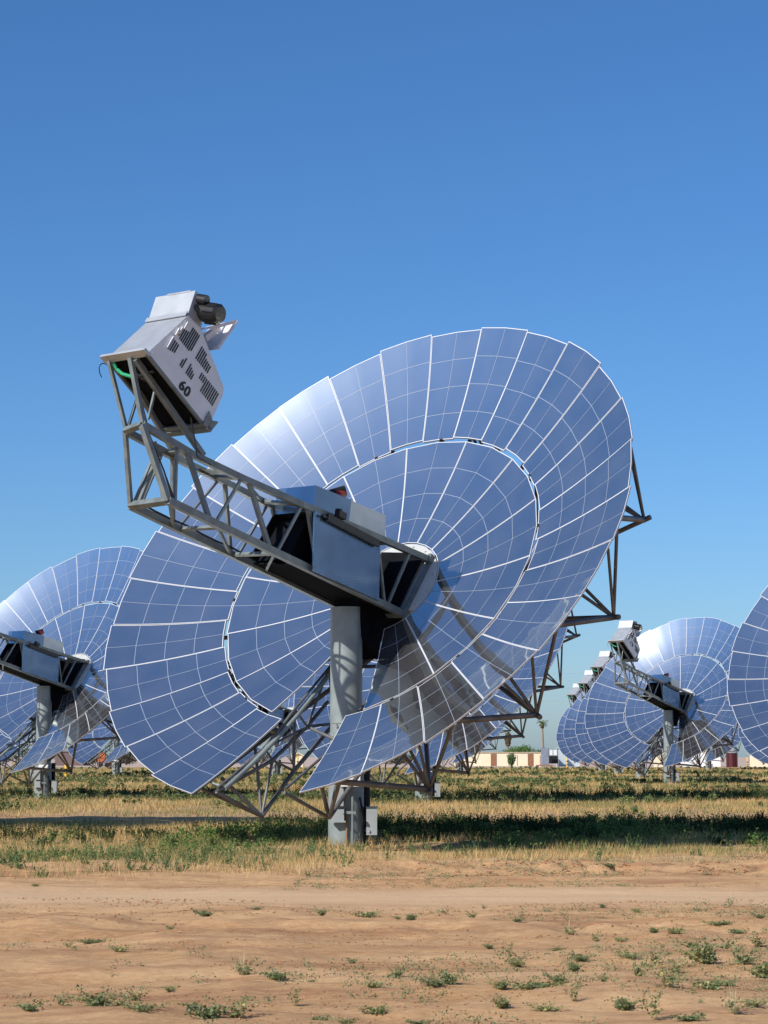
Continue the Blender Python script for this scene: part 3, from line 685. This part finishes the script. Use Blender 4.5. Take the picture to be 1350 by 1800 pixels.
# individual weeds on the dirt
def weed_mesh(i):
    Vs.clear(); Cs.clear(); up_ = (.35, .8, .5, 1.0, .25, .6, .4, .9, .3, .7)[i]; k = (16, 10, 20, 7, 22, 13, 18, 9, 14, 24)[i]; dry = (.15, .3, .1, .5, .35, .1, .7, .2, .45, .15)[i]
    lobes = np.clip(rng.normal(0, .02, (3, 2)), -.02, .02)*(1.6-up_)
    for b in range(k):
        a = rng.uniform(0, 2*np.pi); L = rng.uniform(.03, .15)*(.7+.5*up_); lean = rng.uniform(.2, 1.4)*(1.5-up_); el_ = L*up_*rng.uniform(.5, 1.1)
        ox, oy = lobes[b % 3]; n = int(rng.integers(14, 34)); f = rng.random(n)**.8
        xx = ox+np.cos(a)*lean*L*f; yy = oy+np.sin(a)*lean*L*f; zz = el_*f*(1.25-.25*f)
        sp = rng.uniform(.006, .016); base = (.20, .24, .105) if rng.random() > dry else ((.40, .36, .16) if rng.random() < .6 else (.29, .30, .12))
        c = jitter(base, n, .35)
        Vs.append(leaves(xx+rng.normal(0, sp, n), yy+rng.normal(0, sp, n), zz+.003+np.abs(rng.normal(0, sp*.6, n)), rng.uniform(.005, .017, n)*(1.25-.6*f), c)[0]); Cs.append(c)
        w = .0022; Vs.append(np.array([[[ox-w, oy, 0], [ox+w, oy, 0], [ox+np.cos(a)*lean*L, oy+np.sin(a)*lean*L, el_]]])); Cs.append(np.array([[.24, .21, .10]]))
    if i in (3, 7):
        for q_ in range(3): Vs.append(np.array([[[-.003, 0, 0], [.003, 0, 0], [rng.normal(0, .03), rng.normal(0, .03), rng.uniform(.15, .24)]]])); Cs.append(np.array([[.62, .55, .36]]))
    return np.concatenate(Vs), np.concatenate(Cs)
def at(px, py):
    """ground point seen at a pixel of the photograph, used once to read off a plant's position"""
    c, s = math.cos(.1071), math.sin(.1071); x = (px-675)/3999.2; z = (900-py)/3999.2
    dy = c-s*z; dz = s+c*z; t = -EYE/dz; return x*t, dy*t
protos = []
for i in range(10):
    v, c = weed_mesh(i); protos.append((v, c))
weed_me = []
spots = [(487,1722,1.7),(427,1717,1.0),(170,1762,1.9),(240,1748,1.0),(643,1605,1.3),(912,1625,.9),(358,1618,1.2),(565,1613,.8),(210,1685,.8),(375,1790,1.6),(420,1788,1.4),
 (660,1735,1.1),(700,1722,.8),(760,1738,1.3),(790,1735,1.2),(910,1700,1.1),(895,1690,1.0),(860,1667,.8),(1000,1640,.8),(940,1742,1.3),(980,1735,1.0),(880,1742,.8),
 (1190,1645,1.3),(1235,1700,1.8),(1300,1640,1.2),(1150,1695,1.2),(1110,1690,1.0),(1175,1745,1.3),(1245,1745,1.2),(1100,1770,1.5),(1150,1785,1.3),(1205,1788,1.1),(1045,1650,.7),
 (1265,1635,1.1),(1330,1660,1.0),(1340,1720,1.5),(1310,1705,1.3),(450,1605,.6),(725,1615,.9),(700,1618,.7),(160,1655,.9),(120,1660,.6),(60,1560,.6),(300,1640,.6),(1070,1530,1.2),
 (1075,1530,.8),(990,1500,1.0),(1155,1420,.9),(1300,1420,.8),(540,1540,.8),(620,1690,.6),(1020,1690,.9),(1060,1600,.7),(1120,1605,.6),(1285,1600,.7),(780,1600,.5),(850,1597,.5),
 (250,1790,1.2),(210,1775,.9),(560,1790,1.0),(610,1795,.9),(1290,1780,1.2),(50,1785,.9),(105,1780,.6),(1180,1620,.8),(1280,1670,.9),(1090,1655,.8),(1215,1665,.9),(1335,1625,.8),(1010,1715,.9),(1120,1725,1.0),(1270,1735,1.1),(1190,1712,.9),(1325,1765,1.2),(1060,1735,.8),(980,1672,.7),(1150,1640,.7),(300,1735,.7),(520,1765,.8),(330,1770,.7),(660,1775,.9),(830,1612,.6),(1225,1605,.6),(880,1770,.9),(960,1775,1.0),(1010,1765,.8),(740,1795,.9)]
weed_base = {}; weed_objs = []
for j, (px, py, s) in enumerate(spots):
    k = (j*7+j//10) % 10 if s < 1.5 else (0, 2, 9)[j % 3]; gx_, gy_ = at(px, py)
    if k not in weed_base:
        o = tri_object('weed_clump', *protos[k]); weed_base[k] = o
    else:
        o = copy_shallow(weed_base[k])
    o.location = (gx_, gy_, float(ground_h(np.array([gx_]), np.array([gy_]))[0])); s2 = s*random.uniform(.85, 1.2)
    o.scale = (s2*random.uniform(1.0, 1.5), s2*1.1, s2*random.uniform(.8, 1.2)); o.rotation_euler = (0, 0, random.uniform(0, 6.28))
    weed_objs.append((px, py, s, o))
ROWS = ((1770, 'along the bottom edge of the picture'), (1725, 'on the dirt just above the bottom edge'), (1680, 'low on the reddish dirt'), (1630, 'halfway up the reddish dirt'),
        (1590, 'on the dirt just below the smooth track'), (0, 'beside or beyond the smooth track'))
ORD = ['leftmost', 'second from left', 'third from left', 'fourth from left', 'fifth from left', 'sixth from left', 'seventh from left', 'eighth from left', 'ninth from left', 'tenth from left',
       'eleventh from left', 'twelfth from left', 'thirteenth from left', 'fourteenth from left', 'fifteenth from left', 'sixteenth from left', 'seventeenth from left', 'eighteenth from left']
hi_ = 9999
for lo_y, where in ROWS:
    row = sorted([w_ for w_ in weed_objs if lo_y <= w_[1] < hi_], key=lambda w_: w_[0]); hi_ = lo_y
    for k, (px, py, s_, o) in enumerate(row):
        tag(o, '%s weed clump %s, %s' % ('big' if s_ >= 1.5 else 'medium' if s_ >= 1.0 else 'small', where, ORD[min(k, 17)]), 'weed', 'weed clumps on the dirt')

# ------------------------------------------------------------------ background things
def gp(px, d): return (px-675)/3999.2*d
def leaf_blob(name, cx, cy, cz, rx, ry, rz, n, size, colr, label=None, cat=None, parent=None, group=None):
    p = rng.normal(size=(n, 3)); p /= np.linalg.norm(p, axis=1)[:, None]; r = rng.random(n)**.4
    p = p*r[:, None]; lump = .7+.6*vnoise(p[:, 0]*3+9, p[:, 2]*3+p[:, 1]*2+9, .8, 61)
    X_ = cx+p[:, 0]*rx*lump; Y_ = cy+p[:, 1]*ry*lump; Z_ = np.maximum(cz+p[:, 2]*rz*lump, .03)
    c = jitter(colr, n, .4); v, c = leaves(X_, Y_, Z_, size*rng.uniform(.6, 1.4, n), c)
    return tri_object(name, v, c, label, cat, None, group, parent)
def bush(name, px, d, w, h, colr, label, n=2500, cat='bush', group=None):
    x = gp(px, d); r = empty(name, (x, d, 0)); tag(r, label, cat, group)
    t = MB()
    for k in range(5):
        a = k*1.26; t.tube((0, 0, 0), (math.cos(a)*w*.28, math.sin(a)*w*.2, h*.6), .06, 6, .02)
    t.build('stem', M['bark'], r)
    leaf_blob('crown', 0, 0, h*.52, w/2, w/2.4, h*.5, n, .16, colr, parent=r); return r
# cream building with two brown doors
D1 = 400.0
def building(name, px0, px1, top, d, depth, m, label, gable=0, doors=(), cat='building', ridge=None, trim=None):
    x0, x1 = gp(px0, d), gp(px1, d); h = EYE+(1330-top)*d/3999.2; xc = (x0+x1)/2; w = x1-x0
    r = empty(name, (xc, d, 0)); tag(r, label, cat)
    b = MB()
    if gable:
        b.prism([(0, 0), (0, w), (h, w), (h+gable, w/2), (h, 0)], 0, depth, lambda s, u, ww: (ww-w/2, s, u))
    else: b.box((-w/2, 0, 0), (w/2, depth, h))
    wb = b.build('wall', m, r)
    rf = MB()
    if gable:
        for sg in (-1, 1): rf.bar((sg*(w/2+.25), depth/2, h-.05), (0, depth/2, h+gable+.10), depth+.6, .12, (0, 1, 0))
    else: rf.box((-w/2-.15, -.15, h+.003), (w/2+.15, depth+.15, h+.16))
    rf.build('roof', trim or m, r)
    for (a, bb, t_) in doors:
        dm = MB(); dx0 = gp(a, d)-xc; dx1 = gp(bb, d)-xc; dh = EYE+(1330-t_)*d/3999.2
        dm.box((dx0, -.06, .0), (dx1, -.004, dh)); dd = dm.build('door', M['door'], r)
        fr = MB(); fr.box((dx0-.08, -.09, .0), (dx0, -.004, dh+.08)); fr.box((dx1, -.09, 0), (dx1+.08, -.004, dh+.08)); fr.box((dx0, -.09, dh), (dx1, -.004, dh+.08))
        for q_ in range(1, 5): fr.box((dx0+.01, -.085, dh*q_/5), (dx1-.01, -.062, dh*q_/5+.04))
        fr.build('door_frame', M['rust'], dd)
    return r
M['roofc'] = mat('roof_trim', (.45, .36, .24), .8)
building('low_building', 800, 949.5, 1323.5, D1, 6, M['cream'], 'long low cream building with two brown doors under the palms', doors=((862.5, 870.6, 1326), (927, 935, 1326)), trim=M['roofc'])
building('metal_shed', 980, 1017, 1316, 385, 5, M['pale'], 'pale grey metal shed right of the cream building', cat='shed')
building('white_building', 1204, 1263, 1328, 380, 8, M['wall'], 'white building with a low gable beyond the right-hand dish', gable=1.0)
building('gabled_house', 1328, 1385, 1324, 370, 8, M['cream'], 'cream gabled house at the right edge of the field', gable=1.6)
building('small_cabin', 516, 534, 1329, 330, 3, M['cream'], 'small cream cabin seen through the dish slot behind a yellow post', gable=.35, cat='cabin')
building('site_hut', 1150, 1162, 1326, 360, 3, M['cream'], 'little cream hut behind the pedestal of the right-hand dish', cat='hut')
building('brown_shed', 100, 150, 1322, 420, 8, M['brownwall'], 'dark brown shed beyond the pale road at the left', cat='shed')
# leaning blue-grey panel and equipment rack beside the cream building
r = empty('tilted_panel', (gp(956, 380), 380, 0)); tag(r, 'blue-grey panel standing at the right end of the cream building', 'panel')
p_ = MB(); p_.box((-.62, 0, .3), (.50, .12, 3.1)); p_.build('board', M['bluegrey'], r)
p_ = MB(); p_.box((-1.5, -.3, 0), (1.3, .5, .29)); p_.build('base', M['rust'], r)
r = empty('equipment_rack', (gp(971, 382), 382, 0)); tag(r, 'dark rack with two white cabinets on top beside the blue-grey panel', 'equipment')
p_ = MB(); p_.box((-.7, 0, .5), (.75, 1.2, 1.75)); p_.build('machine', M['black'], r)
p_ = MB()
for x in (-.75, .78): p_.box((x-.04, -.06, 0), (x+.04, 1.25, 3.1))
p_.box((-.7, -.05, 1.76), (.74, 1.2, 1.84)); p_.build('frame', M['steel'], r)
for x in (-.4, .28):
    p_ = MB(); p_.box((x-.24, 0, 1.9), (x+.26, .7, 2.75)); p_.build('cabinet', M['white'], r)
# dark red tank
r = empty('storage_tank', (gp(1283, 350), 350, 0)); tag(r, 'dark red tank with a domed grey top beside the distant dishes', 'tank')
p_ = MB(); p_.tube((0, 0, 0), (0, 0, 2.2), .82, 24)
for k in range(8): a = k*.785; p_.bar((.84*math.cos(a), .84*math.sin(a), 0), (.84*math.cos(a), .84*math.sin(a), 2.3), .06, .06, (1, 0, 0))
p_.build('shell', M['darkred'], r)
p_ = MB(); p_.tube((0, 0, 2.3), (0, 0, 3.0), .95, 24, .55); p_.tube((0, 0, 3.0), (0, 0, 3.4), .6, 20, .12); p_.build('dome', M['back'], r)
# orange-red machine beyond the road at left
r = empty('parked_loader', (gp(186, 360), 360, 0)); tag(r, 'small orange-red loader parked beyond the pale road at the left', 'loader')
p_ = MB(); p_.box((-1.0, 0, .5), (.9, 1.2, 1.4)); p_.box((-.9, .1, 1.41), (.1, 1.1, 2.3)); p_.build('body', M['orange'], r)
p_ = MB(); p_.box((.9, .1, .2), (1.6, 1.1, .9)); p_.build('bucket', M['red'], r)
for x in (-.6, .5):
    p_ = MB(); p_.tube((x, -.1, .42), (x, .2, .42), .42, 16); p_.build('wheel', M['black'], r)
# yellow bollards
def bollard(px, d, h, label):
    r = empty('bollard', (gp(px, d), d, 0)); tag(r, label, 'bollard', 'yellow safety bollards')
    b = MB(); b.tube((0, 0, 0), (0, 0, h), .11, 14); b.tube((0, 0, h), (0, 0, h+.05), .11, 14, .05); b.build('post', M['yellow'], r)
    b = MB(); b.tube((0, 0, h*.52), (0, 0, h*.62), .114, 14); b.tube((0, 0, h*.3), (0, 0, h*.36), .114, 14); b.build('band', M['black'], r)
bollard(119.5, 178, 1.15, 'yellow and black bollard under the rim of the left dish')
bollard(28.5, 230, 1.0, 'yellow bollard at the far left between dish struts')
bollard(524, 300, 1.7, 'yellow post in front of the small cream cabin')
bollard(995, 330, 1.7, 'tall yellow post in front of the pale grey shed')
bollard(1310, 330, 1.5, 'yellow post between the dark red tank and the gabled house')
# posts in front of cream building
for px, lab in ((908, 'thin green post in front of the middle of the cream building'), (948, 'thin brown post at the right end of the cream building'), (928, 'short brown post in front of the right-hand brown door')):
    r = empty('fence_post', (gp(px, 375), 375, 0)); tag(r, lab, 'post', 'posts in front of the cream building')
    b = MB(); b.tube((0, 0, 0), (0, 0, 1.9 if px != 928 else 1.0), .07, 8); b.build('pole', M['post'] if px == 908 else M['door'], r)
    b = MB(); b.tube((0, 0, 0), (0, 0, .12), .14, 8); b.build('footing', M['wall'], r)
# palms
def palm(px, d, top, label, shag, lean=0.0):
    h = EYE+(1330-top)*d/3999.2; r = empty('palm_tree', (gp(px, d), d, 0)); tag(r, label, 'palm tree', 'palm trees behind the cream building')
    t = MB(); pts = [Vector((lean*(f-1)*h, 0, h*f)) for f in [i/8 for i in range(9)]]
    for i, (a, b) in enumerate(zip(pts, pts[1:])): t.tube(a, b, .24-.012*i, 10, .24-.012*(i+1))
    t.build('trunk', M['trunk'], r)
    vv, cc = [], []
    nf = 26 if not shag else 14
    for k in range(nf):
        a = rng.uniform(0, 2*np.pi); el0 = rng.uniform(-.3, 1.25); L = rng.uniform(1.0, 1.6)*(1 if not shag else .6)
        prev = np.array([0, 0, h]); n = 9
        for i in range(n):
            e = el0-1.5*(i/n)**1.3; nxt = prev+np.array([np.cos(a)*np.cos(e), np.sin(a)*np.cos(e), np.sin(e)])*L/n
            side_ = np.array([-np.sin(a), np.cos(a), 0])*(.17*np.sin(np.pi*(i+.7)/(n+.5))+.03)
            drop = np.array([0, 0, -.10])
            for sg in (-1, 1):
                vv.append([prev, nxt, (prev+nxt)/2+side_*sg*1.4+drop]); 
                cc.append((.13, .17, .06) if rng.random() < .8 else (.22, .20, .10))
            prev = nxt
    m_ = 900 if shag else 160
    z = h-rng.random(m_)*(2.3 if shag else .7)-.1; rr = (.75-.22*np.abs(h-z-.9)) if shag else np.full(m_, .3)
    a = rng.uniform(0, 2*np.pi, m_); rr = np.clip(rr, .2, 1)*rng.random(m_)**.5
    v, c = leaves(np.cos(a)*rr, np.sin(a)*rr, z, np.full(m_, .22), jitter((.22, .17, .10), m_, .3))
    V3 = np.concatenate([np.array(vv), v]); C3 = np.concatenate([np.array(cc), c])
    tri_object('crown', V3, C3, parent=r)
palm(952, 430, 1273, 'slim palm tree with an open green crown behind the cream building', False, -.03)
palm(892, 440, 1290, 'palm tree with a shaggy brown skirt of dead fronds behind the cream building', True)
bush('green_bush', 914, 425, 6.0, 3.8, (.11, .20, .04), 'broad bright green bush rising behind the roof of the cream building', 5000)
bush('green_bush', 895, 428, 5.0, 3.0, (.12, .21, .045), 'lower left shoulder of green shrubs behind the cream building roof', 3000)
bush('dark_bush', 951, 415, 2.2, 3.2, (.05, .11, .03), 'small dark green bush at the foot of the slim palm', 2500)
bush('young_tree', 897.5, 370, 1.5, 2.3, (.12, .20, .07), 'young green tree in front of the cream wall between the doors', 900, 'tree')
for px, w, h, lab in ((60, 9, 3.4, 'dark scrubby tree mass beyond the road at the far left'), (225, 6, 3.0, 'brownish scrub beyond the road by the lower left mirrors'), (160, 7, 2.6, 'low dark scrub behind the orange loader'),
                      (440, 10, 2.6, 'dark scrub line beyond the road seen under the big dish'), (700, 8, 2.2, 'low scrub beyond the road right of the big pedestal'), (1190, 7, 2.5, 'dark bushes between the right-hand dish and the white building')):
    bush('scrub_bush', px, 440, w, h, (.075, .075, .04), lab, 2600, group='scrub beyond the field')
# overhead power lines, faint and far
r = empty('power_line', (0, 900, 0)); tag(r, 'thin overhead power wires crossing low behind the distant dishes', 'power line')
for z in (17, 22, 27, 33):
    w_ = MB(); pts = [Vector((-400+100*i, 0, z+EYE+.8*math.cos(i*math.pi*.999))) for i in range(9)]; w_.path(pts, .022, 5); w_.build('wire', M['back'], r)
for x in (-300, 300):
    w_ = MB(); w_.tube((x, 0, 0), (x, 0, 36), .3, 8, .2); w_.build('pole', M['trunk'], r)
